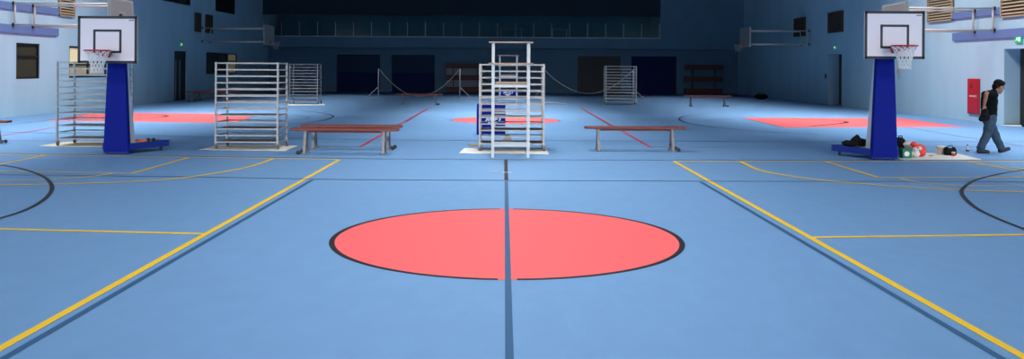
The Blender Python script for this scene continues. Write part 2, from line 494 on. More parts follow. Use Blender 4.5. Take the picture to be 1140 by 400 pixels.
pl([(0, 388.6), (378, 178)], 0.068, M_yellow); pl([(750.5, 180), (1140, 398)], 0.068, M_yellow)
pl([(3.5, 400), (347.6, 200.6)], 0.055, M_navyline); pl([(780.5, 203), (1115.5, 400)], 0.055, M_navyline)
pl([(567.2, 400), (563.6, 202)], 0.052, M_navyline); pl([(563.6, 201.5), (563.2, 178)], 0.062, M_black)
pl([(0, 255.4), (226, 260.8)], 0.075, M_yellow); pl([(901, 264.7), (1140, 261.8)], 0.075, M_yellow)
pl([(0, 171.3), (228, 174.6), (456, 177.4), (684, 178.4), (912, 178.8), (1140, 178.6)], 0.06, M_darkline, name='floor_joint')
pl([(0, 172.0), (228, 175.6), (376, 177.8)], 0.09, M_paleyellow); pl([(750, 179.9), (912, 180.1), (1140, 179.8)], 0.09, M_paleyellow)
pl([(0, 194.8), (228, 197.4), (380, 200.2), (570, 201.2), (760, 202), (1140, 202.6)], 0.05, M_darkline, name='floor_joint')
pl([(0, 183.2), (50, 173.2)], 0.07, M_yellow); pl([(147, 193.4), (209, 176)], 0.07, M_yellow)
pl([(0, 190.8), (149, 193.4)], 0.06, M_yellow)
pl([(304, 176.8), (290, 182.3), (264, 189), (203.5, 198.4), (137.5, 203), (60, 205.3), (0, 206.4)], 0.075, M_yellow, True)
pl([(0, 201.4), (40, 200.6), (80, 198.7), (107, 196.4), (127, 193)], 0.06, M_paleyellow, True)
pl([(0, 184), (20, 187.2), (40, 193.3), (52, 199.5), (57.7, 208), (55, 216.5), (44, 226), (25, 235.5), (0, 243.5)], 0.058, M_black, True)
pl([(824, 180), (843, 189), (868, 194.5), (914, 200.9), (980, 206.6), (1068, 211.8), (1140, 214)], 0.075, M_yellow, True)
pl([(918, 180), (978, 198.2)], 0.07, M_yellow); pl([(978, 198.2), (1140, 197.8)], 0.06, M_yellow)
pl([(1002, 199), (1024, 203.2), (1068, 206.8), (1140, 207.6)], 0.06, M_paleyellow, True)
pl([(1076, 179.8), (1129, 189.6), (1140, 191.6)], 0.07, M_yellow)
pl([(1140, 189.8), (1118, 193), (1088, 200.2), (1074, 208.5), (1071, 216.5), (1084.5, 230.4), (1106.5, 242), (1140, 255.6)], 0.058, M_black, True)
# far court
pl([(479, 119), (401, 163.8)], 0.075, M_redline); pl([(476, 121.5), (452, 136)], 0.05, M_darkline)
pl([(645, 119), (723.5, 163.8)], 0.075, M_redline); pl([(649, 122), (690, 146)], 0.05, M_darkline)
pl([(332, 123), (358, 126), (371, 129.5), (362, 133.6), (340, 137), (318, 138.6)], 0.06, M_black, True)
pl([(325, 128), (338, 129.2), (344, 131.2), (338, 133.2), (322, 134)], 0.05, M_darkline, True)
pl([(790, 127.2), (765, 129), (756, 132.5), (766, 137.4), (800, 142.4), (860, 147.4), (912, 150)], 0.06, M_black, True)
pl([(818, 132.4), (788, 134), (785, 135.2), (800, 137), (830, 138.5)], 0.05, M_darkline, True)
pl([(0, 147), (228, 153), (456, 156.2), (684, 157.2), (912, 158), (1140, 158)], 0.05, M_darkline)
pl([(0, 156.4), (228, 160.2), (401, 163.8)], 0.05, M_pinkline); pl([(723.5, 163.8), (912, 164.6), (1140, 163)], 0.05, M_pinkline)
pl([(0, 151.4), (40, 145.5), (80, 138)], 0.06, M_redline, True); pl([(1010, 142.2), (1060, 150.5), (1140, 163)], 0.05, M_pinkline, True)
pl([(485, 133.8), (493, 133.9)], 0.1, M_whiteline); pl([(632, 134.9), (641, 135)], 0.1, M_whiteline)
pl([(546, 191.4), (555, 191.5)], 0.09, M_whiteline); pl([(559, 192.4), (570, 192.5)], 0.09, M_whiteline)

# ------------------------------------------------------------------ wheeled racks
RW, RD, RH = 1.30, 0.74, 1.83
rack = thing('wheeled_rack', 'wheeled grey steel rack on white paper behind the two left benches', 'rack', group='wheeled steel racks')
for sx in (-1, 1):
    for y in (0.0, RD):
        MB().bar((sx * RW / 2, y, 0.11), (sx * RW / 2, y, RH), 0.038).build('post', M_galv, rack)
        c = MB(); cx = sx * (RW / 2)
        c.lathe([(0.052, -0.016), (0.056, -0.008), (0.056, 0.008), (0.052, 0.016)], 16, Matrix.Translation((cx + 0.015, y, 0.056)) @ Matrix.Rotation(PI / 2, 4, 'Y'))
        co = c.build('castor', M_greyrubber, rack)
        k = MB()
        k.box((cx + 0.015 - 0.024, y, 0.082), (0.006, 0.04, 0.07)); k.box((cx + 0.015 + 0.024, y, 0.082), (0.006, 0.04, 0.07)); k.box((cx + 0.01, y, 0.117), (0.058, 0.05, 0.008))
        k.build('castor_fork', M_galv, co)
for k in range(13):
    z = 0.15 + k * (RH - 0.02 - 0.15) / 12
    m = MB()
    for y in (0.0, RD): m.bar((-RW / 2, y, z), (RW / 2, y, z), 0.024, 0.026)
    for sx in (-1, 1): m.bar((sx * RW / 2, 0, z), (sx * RW / 2, RD, z), 0.024, 0.026)
    so = m.build('shelf_frame', M_galv, rack)
    if k in (0, 2, 4):
        MB().box((0, RD / 2, z + 0.004), (RW - 0.04, RD - 0.02, 0.012)).build('tray', M_tray, so)
rack.location = (WX(275, 18.07), 18.07, 0.004)
dup(rack, (-9.68 + RW / 2, 18.6, 0.004), 0, 'wheeled grey steel rack half hidden behind the left portable hoop')
dup(rack, (WX(570, 18.05), 18.05, 0.004), 0, 'wheeled grey steel rack right behind the tall centre stand', (1.03, 1, 1))
dup(rack, (-9.36, 40.0, 0.004), 0, 'distant wheeled steel rack behind the left rack on white paper', (1, 1, 1.02))
dup(rack, (WX(691.6, 41.3), 41.3, 0.004), 0, 'distant wheeled steel rack in front of the dark shutters', (1.12, 1, 1.02))

# ------------------------------------------------------------------ paper sheets on the floor
def sheet(px, m, label, seed=0, bottom_wave=0.015):
    rnd = random.Random(seed)
    P = [G(*p) for p in px]; out = []
    for i in range(len(P)):
        a, b = P[i], P[(i + 1) % len(P)]
        n = max(2, int(math.dist(a, b) / 0.12))
        for k in range(n):
            t = k / n
            j = rnd.uniform(-bottom_wave, bottom_wave) if k else 0
            out.append((a[0] + (b[0] - a[0]) * t, a[1] + (b[1] - a[1]) * t + j))
    s_ = sum(out[i][0] * out[(i + 1) % len(out)][1] - out[(i + 1) % len(out)][0] * out[i][1] for i in range(len(out)))
    if s_ < 0: out.reverse()
    cx = sum(p[0] for p in out) / len(out); cy = sum(p[1] for p in out) / len(out)
    mb = MB(); mb.prism([(x - cx, y - cy) for x, y in out], 0.0, 0.004)
    o = mb.build('paper_sheet', m, None, (cx, cy, 0.0036 if False else 0.0))
    return tag(o, label, 'paper sheet', 'paper sheets on the floor')
sheet([(44, 162.6), (75, 157.6), (165, 157.6), (165, 163.9), (88, 163.7), (62, 163.2)], M_paperbeige, 'cream paper sheet under the rack behind the left hoop', 1)
sheet([(222, 167.0), (243, 161.4), (332, 162.2), (318, 168.2)], M_paper, 'white paper sheet under the left rack beside the benches', 2, 0.03)
sheet([(511, 170.6), (517, 165.2), (609, 165.8), (611, 172.0), (570, 171.4)], M_paper, 'white paper sheet under the centre rack', 3, 0.035)
sheet([(318, 117.6), (322, 115.6), (361, 115.6), (362, 117.4)], M_paper, 'thin white paper sheet under the distant left rack', 4)
sheet([(1001.5, 177.9), (1001.5, 169.5), (1066, 171.2), (1093, 177.9)], M_paper, 'white paper sheet with bags and paint pots beside the right hoop', 5)
sheet([(1113, 139.8), (1121, 139.3), (1137, 139.4), (1137, 141)], M_paper, 'white paper strip at the right doorway behind the walking man', 6)

# ------------------------------------------------------------------ gym benches
BL = 2.15
bench = thing('gym_bench', 'nearest of the two red-brown gym benches left of centre', 'bench', group='red-brown gym benches')
MB().rbox((0, 0, 0.49), (BL, 0.24, 0.05), 0.012).build('seat_plank', M_plank, bench)
MB().rbox((0, 0, 0.445), (BL - 0.5, 0.07, 0.04), 0.008).build('under_beam', M_plank, bench)
for sx in (-1, 1):
    l = MB(); x = sx * 0.785
    for sy in (-1, 1):
        l.bar((x, sy * 0.05, 0.463), (x, sy * 0.17, 0.03), 0.052, 0.03)
        l.rbox((x, sy * 0.172, 0.02), (0.09, 0.06, 0.04), 0.008)
    l.box((x, 0, 0.458), (0.11, 0.2, 0.014)); l.bar((x, -0.14, 0.16), (x, 0.14, 0.16), 0.03, 0.03)
    lo = l.build('leg', M_leg, bench)
    if sx < 0:
        for sy in (-1, 1):
            w = MB(); w.lathe([(0.035, -0.016), (0.04, -0.01), (0.04, 0.01), (0.035, 0.016)], 16, Matrix.Translation((x - 0.115, sy * 0.172, 0.04)) @ Matrix.Rotation(PI / 2, 4, 'X'))
            w.bar((x - 0.115, sy * 0.172, 0.04), (x - 0.03, sy * 0.172, 0.05), 0.02)
            w.build('wheel', M_rubber, bench)
bench.location = (-3.2, 17.27, 0)
dup(bench, (-3.25, 18.28, 0), PI, 'farther of the two red-brown gym benches left of centre')
dup(bench, (WX(707.2, 18.3), 18.3, 0), PI, 'single red-brown gym bench right of the centre stand')
dup(bench, (-12.05, 19.05, 0), PI, 'gym bench of which only one end shows at the left edge')
dup(bench, (WX(466.8, 39.9), 39.9, 0), PI, 'distant gym bench between the left pair of rope posts')
dup(bench, (WX(788, 40.0), 40.0, 0), PI, 'distant gym bench in front of the dark red plank stack on the right')
dup(bench, (WX(232.5, 41.5), 41.5, 0), 0, 'nearer of two distant gym benches behind the left rack')
dup(bench, (WX(239.8, 42.5), 42.5, 0), 0, 'farther of two distant gym benches behind the left rack')

# ------------------------------------------------------------------ referee stands
def make_stand(label, loc, pad):
    t = thing('referee_stand', label, 'stand', loc, 0, 'tall referee stands')
    w, d = 0.69, 0.55
    for sx in (-1, 1):
        MB().bar((sx * w / 2, 0, 0.0), (sx * w / 2, 0, 2.23), 0.056, 0.05).build('post', M_aluminium, t)
        MB().bar((sx * w / 2, d, 0.0), (sx * w / 2, d, 2.23), 0.045, 0.05).build('post', M_aluminium, t)
        s = MB()
        for z in (0.27, 1.40, 1.80, 2.21): s.bar((sx * w / 2, 0.02, z), (sx * w / 2, d - 0.02, z), 0.03, 0.04)
        s.build('side_rail', M_aluminium, t)
    MB().bar((-w / 2, 0, 0.24), (w / 2, 0, 0.24), 0.03, 0.045).build('stretcher', M_aluminium, t)
    MB().bar((-w / 2, d, 0.24), (w / 2, d, 0.24), 0.03, 0.045).build('stretcher', M_aluminium, t)
    r = MB(); 
    for z in (0.56, 0.84, 1.12): r.tube([(-w / 2, d, z), (w / 2, d, z)], 0.016)
    r.build('ladder_rungs', M_aluminium, t)
    MB().bar((-w / 2, 0, 1.395), (w / 2, 0, 1.395), 0.03, 0.05).build('platform_edge', M_aluminium, t)
    MB().rbox((0, d / 2, 1.445), (w - 0.07, d, 0.05), 0.008).build('platform', M_wood, t)
    MB().rbox((0, d / 2, 1.835), (w + 0.17, d + 0.06, 0.022), 0.006).build('seat_board', M_wood, t) if False else None
    for y, z in ((-0.01, 2.243), (-0.01, 1.832)):
        MB().rbox((0, y, z), (w + 0.18, 0.11, 0.028), 0.006).build('hand_rail', M_wood, t)
    if pad:
        p = MB().rbox((0, -0.06, 0.73), (0.6, 0.07, 0.24), 0.02).build('padding', M_pad, t)
        logo(MB(), 0.0, 0.73, 0.22, -0.098).build('emblem', M_white, p)
    return t
def logo(mb, x, z, s, y):
    """slanted white brush strokes over a swoosh"""
    def st(pts, w):
        P = [Vector((x + a * s, z + b * s)) for a, b in pts]
        vs, fs = [], []
        for i, p in enumerate(P):
            d = (P[min(i + 1, len(P) - 1)] - P[max(i - 1, 0)]).normalized(); n = Vector((-d.y, d.x)) * w * s / 2
            vs += [(p.x + n.x, y, p.y + n.y), (p.x - n.x, y, p.y - n.y)]
        for i in range(len(P) - 1): fs.append((2 * i, 2 * i + 1, 2 * i + 3, 2 * i + 2))
        mb.add(vs, fs)
    st([(-0.85, -0.05), (-0.62, 0.42), (-0.5, 0.45), (-0.52, -0.02)], 0.17)
    st([(-0.72, 0.12), (-0.5, 0.13)], 0.1)
    st([(0.0, 0.36), (-0.22, 0.42), (-0.32, 0.2), (-0.26, 0.0), (-0.02, 0.02)], 0.15)
    st([(0.14, -0.02), (0.26, 0.44), (0.46, 0.42), (0.44, 0.2), (0.22, 0.18)], 0.15)
    st([(0.6, 0.43), (1.0, 0.45)], 0.13); st([(0.82, 0.43), (0.68, -0.02)], 0.16)
    st([(-0.6, -0.22), (-0.2, -0.3), (0.2, -0.22), (0.5, -0.1)], 0.16)
    st([(-0.3, -0.42), (0.0, -0.5), (0.25, -0.44)], 0.1)
    return mb
make_stand('tall pale metal referee stand in front of the centre rack', (WX(568.8, 16.72), 16.72, 0), False)
make_stand('smaller distant referee stand with a blue pad, seen through the centre rack', (WX(566, 34.7), 34.7, 0), True)

# blue padded block with white emblem behind the centre rack
Yp = 22.3
pb = thing('foam_block', 'blue padded block with white emblem behind the centre rack', 'foam block', (WX(547, Yp), Yp, 0))
MB().rbox((0, 0.14, 0.41), (0.75, 0.28, 0.81), 0.035, seg=3).build('padded_cover', M_pad, pb)
logo(MB(), 0.06, 0.37, 0.23, -0.003).build('emblem', M_white, pb)
bxs = MB()
bxs.rbox((0, 0, 0.05), (0.19, 0.2, 0.10), 0.006); 
t = thing('cardboard_box', 'small tan box on the floor beside the blue padded block', 'box', (WX(565.5, 20.4), 20.4, 0))
bxs.build('box_base', M_cardboard, t)
MB().rbox((-0.01, 0, 0.135), (0.12, 0.13, 0.07), 0.006).build('box_lid', M_cardboard, t)
t = tag(MB().rbox((0, 0, 0.025), (0.22, 0.09, 0.05), 0.008).build('wood_offcut', M_cardboard, None, (WX(527.5, 19.2), 19.2, 0), 0.2), 'short tan wood block at the left of the centre rack', 'wood block')
# long white pole on the floor
pt = MB().tube([(-1.15, 0, 0.035), (0.9, 0, 0.035)], 0.035, 10).tube([(0.9, 0, 0.035), (1.2, 0, 0.035)], 0.022, 10)
tag(pt.build('floor_pole', M_beige, None, (WX(604, 41.5), 41.5, 0.0)), 'long pale pole lying on the floor behind the centre rack', 'pole')

# ------------------------------------------------------------------ rope posts
def rope_post(px, sgn, label, Y=49.35, h=1.66):
    t = thing('net_post', label, 'post', (WX(px, Y), Y, 0), 0, 'portable net posts')
    MB().tube([(0, 0, 0), (0, 0, h)], 0.035, 10).build('upright', M_post, t)
    MB().tube([(0, 0, 0.62), (sgn * 0.62, 0, 0.04)], 0.022, 8).build('brace', M_post, t)
    MB().rbox((sgn * 0.66, 0, 0.03), (0.16, 0.2, 0.06), 0.01).build('foot', M_post, t)
    MB().box((sgn * 0.3, 0, 0.012), (0.6, 0.06, 0.02)).build('base_bar', M_post, t)
    MB().ball((-sgn * 0.03, 0, h - 0.06), 0.03, 8, 6).build('hook', M_post, t)
    return t
rope_post(421.4, -1, 'left post of the left rope pair, in front of the first navy shutter')
rope_post(512, 1, 'right post of the left rope pair, in front of the plank stack')
rope_post(605.5, -1, 'post behind the right side of the centre rack')
rope_post(705, 1, 'post half hidden behind the distant right rack')
def rope(p0, p1, zmin, label, Y=49.35):
    x0, x1 = WX(p0, Y) + 0.075, WX(p1, Y) - 0.075; P = []
    for k in range(33):
        t = k / 32; s = 2 * t - 1
        P.append((x0 + (x1 - x0) * t - (x0 + x1) / 2, 0, zmin + (1.6 - zmin) * abs(s) ** 1.9))
    tag(MB().tube(P, 0.02, 6).build('rope', M_rope, None, ((x0 + x1) / 2, Y, 0)), label, 'rope', 'sagging ropes between posts')
rope(421.4, 512, 0.08, 'pale rope sagging between the left pair of posts')
rope(605.5, 705, 0.30, 'pale rope sagging from the centre rack to the distant right rack')

# dark red plank stacks against the end wall
def plank_stack(px0, px1, panels, label):
    Y = 59.0; x0, x1 = WX(px0, Y), WX(px1, Y); w = x1 - x0
    t = thing('plank_stack', label, 'plank rack', ((x0 + x1) / 2, Y, 0), 0, 'dark red plank racks by the end wall')
    for z0, z1 in ((0.06, 0.42), (0.88, 1.24), (1.70, 2.04)):
        p = MB()
        for k in range(3):
            zz = (z1 - z0) / 3
            p.rbox((0, 0.2, z0 + zz * (k + 0.5)), (w - 0.02 * k, 0.5, zz - 0.012), 0.01)
        p.build('planks', M_darkred, t)
    for sx in (-1, 1):
        for y in (0.0, 0.4): MB().bar((sx * (w / 2 - 0.5), y, 0), (sx * (w / 2 - 0.5), y, 1.72), 0.05).build('upright', M_slate, t)
    if panels:
        for z in (0.65, 1.47): MB().box((0, 0.22, z), (w - 0.06, 0.1, 0.45)).build('panel', M_greypanel, t)
plank_stack(496.5, 540, True, 'stack of dark red planks with grey panels behind the left rope')
plank_stack(763.5, 805, False, 'rack of dark red planks behind the distant right bench')
# dark sports bag by the right corner
bg = MB().ball((0, 0, 0.17), (0.42, 0.2, 0.17), 16, 10)
t = thing('duffel_bag', 'dark duffel bag on the floor near the far right corner', 'bag', (WX(857, 50) - 0.5, 50, 0))
bg.build('bag_body', M_blackcloth, t)
MB().tube([(-0.2, 0, 0.3), (-0.12, 0, 0.4), (0.12, 0, 0.4), (0.2, 0, 0.3)], 0.015, 6).build('strap', M_blackcloth, t)

# ------------------------------------------------------------------ wall fittings
def louvre(side, y0, y1, label, z0=3.58, z1=4.6):
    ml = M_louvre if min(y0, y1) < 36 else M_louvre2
    x = XL if side < 0 else XR
    t = thing('louvre_vent', label, 'vent', (x, (y0 + y1) / 2, (z0 + z1) / 2), 0, 'tan wall louvres')
    w, h = abs(y1 - y0), z1 - z0; s = -side
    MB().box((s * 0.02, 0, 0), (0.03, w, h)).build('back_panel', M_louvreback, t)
    fr = MB()
    for k in (-1, 1):
        fr.box((s * 0.05, k * (w / 2 - 0.02), 0), (0.09, 0.04, h)); fr.box((s * 0.05, 0, k * (h / 2 - 0.02)), (0.09, w, 0.04))
    fr.build('frame', ml, t)
    sl = MB(); n = 9
    for k in range(n):
        z = -h / 2 + 0.06 + (h - 0.12) * (k + 0.5) / n
        sl.box((0, 0, 0), (0.085, w - 0.08, 0.012), Matrix.Translation((s * 0.055, 0, z)) @ Matrix.Rotation(s * 0.75, 4, 'Y'))
    sl.build('slats', ml, t)
louvre(-1, YLx(64), YLx(81), 'tan louvre vent on the left wall above the left hoop')
louvre(-1, YLx(216), YLx(222), 'narrow shade-darkened louvre on the dark left wall, nearer of two')
louvre(-1, YLx(228), YLx(235), 'narrow shade-darkened louvre on the dark left wall beside the wall hoop tubes')
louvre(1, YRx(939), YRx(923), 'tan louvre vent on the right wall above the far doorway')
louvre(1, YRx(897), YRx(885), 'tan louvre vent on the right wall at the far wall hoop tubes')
louvre(1, YRx(1062), YRx(1034), 'large tan louvre vent on the right wall beside the right hoop board')
louvre(1, YRx(1116) - 1.9, YRx(1116), 'tan louvre vent on the right wall above the exit doorway', 3.48, 4.6)

def ring_pts(c, r, n=24, axis='Z'):
    return [(c[0] + r * math.cos(2 * PI * k / n), c[1] + r * math.sin(2 * PI * k / n), c[2]) for k in range(n)]
def net_mesh(c, r, length, n=12, thick=0.006, r2=0.55):
    m = MB(); rows = 6
    rad = lambda t: r * (1 - (1 - r2) * min(1, t * 1.5) ** 0.8)
    for k in range(n):
        for s in (-1, 1):
            P = []
            for i in range(rows + 1):
                t = i / rows; a = 2 * PI * (k + s * 0.5 * i) / n
                P.append((c[0] + rad(t) * math.cos(a), c[1] + rad(t) * math.sin(a), c[2] - length * t))
            m.tube(P, thick, 5)
    return m
def wall_hoop(side, Y, xb, label, rail_span, far):
    x = XL if side < 0 else XR; s = -side
    t = thing('wall_hoop', label, 'wall hoop', (x, Y, 3.45), 0, 'wall mounted basketball hoops')
    L = abs(xb - x)
    for i, (z0, z1) in enumerate(() if far else ((-0.63, -0.35), (0.15, 0.39))):
        a, b = rail_span[i]
        MB().rbox((s * 0.04, (a + b) / 2 - Y, (z0 + z1) / 2), (0.08, b - a, z1 - z0), 0.01).build('wall_rail', M_rail, t)
    tm = M_beige
    for dy in (-0.6, 0.6):
        for z in (0.36, -0.36):
            MB().tube([(s * 0.08, dy, z), (s * (L - 0.06), dy, z)], 0.032, 8).build('arm', tm, t)
        MB().tube([(s * 0.13, dy, -0.42), (s * 0.13, dy, 0.40)], 0.035, 8).build('upright', tm, t)
        MB().rbox((s * 0.1, dy, 0.36), (0.06, 0.14, 0.12), 0.01).build('hinge', M_blackpaint, t)
        MB().rbox((s * 0.1, dy, -0.36), (0.06, 0.14, 0.12), 0.01).build('hinge', M_blackpaint, t)
    zb = 0.02
    MB().rbox((s * (L + 0.02), 0, zb), (0.03, 1.8, 1.05), 0.006).build('backboard', M_hoopgrey, t)
    fr = MB()
    for y in (-0.86, -0.3, 0.3, 0.86): fr.bar((s * (L - 0.03), y, zb - 0.52), (s * (L - 0.03), y, zb + 0.52), 0.05)
    for z in (-0.5, 0.5): fr.bar((s * (L - 0.03), -0.88, zb + z), (s * (L - 0.03), 0.88, zb + z), 0.05)
    fr.build('back_frame', M_galv, t)
    mk = MB(); xx = s * (L + 0.037)
    for y, z, w, h in ((0, .5, 1.78, .05), (0, -.5, 1.78, .05), (-.87, 0, .05, 1.04), (.87, 0, .05, 1.04), (0, .08, .59, .05), (0, -.35, .59, .05), (-.27, -.13, .05, .45), (.27, -.13, .05, .45)):
        mk.box((xx, y, zb + z), (0.003, w, h))
    mk.build('board_lines', M_greypanel, t)
    rb = MB(); rb.box((s * (L + 0.09), 0, zb - 0.40), (0.11, 0.16, 0.1))
    rb.build('rim_bracket', M_redmetal, t)
    MB().tube(ring_pts((s * (L + 0.37), 0, zb - 0.38), 0.225), 0.012, 6, closed=True).build('rim', M_redmetal, t)
    net_mesh((s * (L + 0.37), 0, zb - 0.38), 0.225, 0.4, thick=0.006).build('net', M_rope, t)
wall_hoop(-1, 29.3, -13.1, 'wall mounted basketball hoop high on the bright left wall', ((25.5, YLx(63)), (25.5, YLx(63))), False)
wall_hoop(1, 29.0, 13.15, 'wall mounted basketball hoop high on the bright right wall', ((25.0, YRx(1062)), (YRx(1116), YRx(1062))), False)
wall_hoop(-1, 47.2, -12.95, 'distant wall mounted hoop on the dark left wall', ((46.2, 48.2), (46.2, 48.2)), True)
wall_hoop(1, 46.3, 12.93, 'distant wall mounted hoop on the dark right wall', ((45.3, 47.3), (45.3, 47.3)), True)

def exit_sign(side, Y, z, w, h, label):
    x = XL if side < 0 else XR; s = -side
    t = thing('exit_sign', label, 'exit sign', (x, Y, z), 0, 'green exit signs')
    MB().rbox((s * 0.03, 0, 0), (0.06, w, h), 0.008).build('housing', M_exit, t)
    m = MB(); X = s * 0.062; k = h
    m.box((X, -0.22 * w, 0.0), (0.002, 0.30 * w, 0.62 * h))                        # door opening
    M2 = lambda a: Matrix.Translation((X, 0.12 * w, 0)) @ Matrix.Rotation(a, 4, 'X')
    m.ball((X, 0.08 * w, 0.28 * k), (0.002, 0.09 * k, 0.09 * k), 10, 6)            # running figure
    m.box((0, 0, 0.06 * k), (0.002, 0.13 * k, 0.30 * k), M2(-0.3)); m.box((0, 0.08 * k, -0.2 * k), (0.002, 0.08 * k, 0.32 * k), M2(0.6))
    m.box((0, -0.06 * k, -0.2 * k), (0.002, 0.08 * k, 0.3 * k), M2(-0.7)); m.box((0, 0.1 * k, 0.12 * k), (0.002, 0.26 * k, 0.06 * k), M2(0.4))
    m.build('pictogram', M_exitwhite, t)
exit_sign(1, YRx(1135), WZ(1135, 43.5, YRx(1135)), 0.36, 0.25, 'green exit sign above the right doorway near the walking man')
exit_sign(1, YRx(930), 2.85, 0.26, 0.16, 'small green exit sign above the far right doorway')
exit_sign(-1, YLx(201), 2.84, 0.26, 0.18, 'small green exit sign above the dark left door')

t = thing('wall_switch', 'small dark switch beside the far right doorway', 'switch', (XR, YRx(919.5), 1.42))
MB().rbox((-0.02, 0, 0), (0.04, 0.16, 0.22), 0.006).build('plate', M_blackpaint, t)
MB().box((-0.045, 0, 0), (0.012, 0.05, 0.08)).build('rocker', M_greyrubber, t)
t = thing('socket_box', 'small tan box on the right wall behind the right hoop net', 'box', (XR, YRx(1001.5), WZ(1001.5, 78, YRx(1001.5))))
MB().rbox((-0.04, 0, 0), (0.08, 0.14, 0.26), 0.008).build('housing', M_louvre, t)
MB().tube([(-0.04, 0, -0.13), (-0.04, 0, -0.4)], 0.012, 6).build('conduit', M_louvre, t)

# red hose cabinet on the right wall
yc0, yc1 = YRx(1091.5), YRx(1079)
t = thing('hose_cabinet', 'tall red fire hose cabinet on the right wall behind the man', 'cabinet', (XR - 0.004, (yc0 + yc1) / 2, 0.25))
hw = yc1 - yc0
MB().rbox((-0.03, 0, 0.61), (0.06, hw, 1.22), 0.012).build('body', M_firered, t)
dr_ = MB().rbox((-0.065, 0, 0.61), (0.02, hw - 0.06, 1.16), 0.008).build('door', M_firered, t)
MB().rbox((-0.085, -hw / 2 + 0.08, 0.62), (0.02, 0.03, 0.12), 0.005).build('handle', M_galv, dr_)
tx = MB()
for k in range(6): tx.box((-0.0765, -0.17 + k * 0.068, 0.62), (0.002, 0.045, 0.06))
tx.build('lettering', M_whitebag, dr_)
em = MB().box((-0.0765, 0.1, 0.98), (0.002, 0.05, 0.16)).box((-0.0765, 0.03, 0.95), (0.002, 0.05, 0.1))
em.build('emblem', M_doordark, dr_)

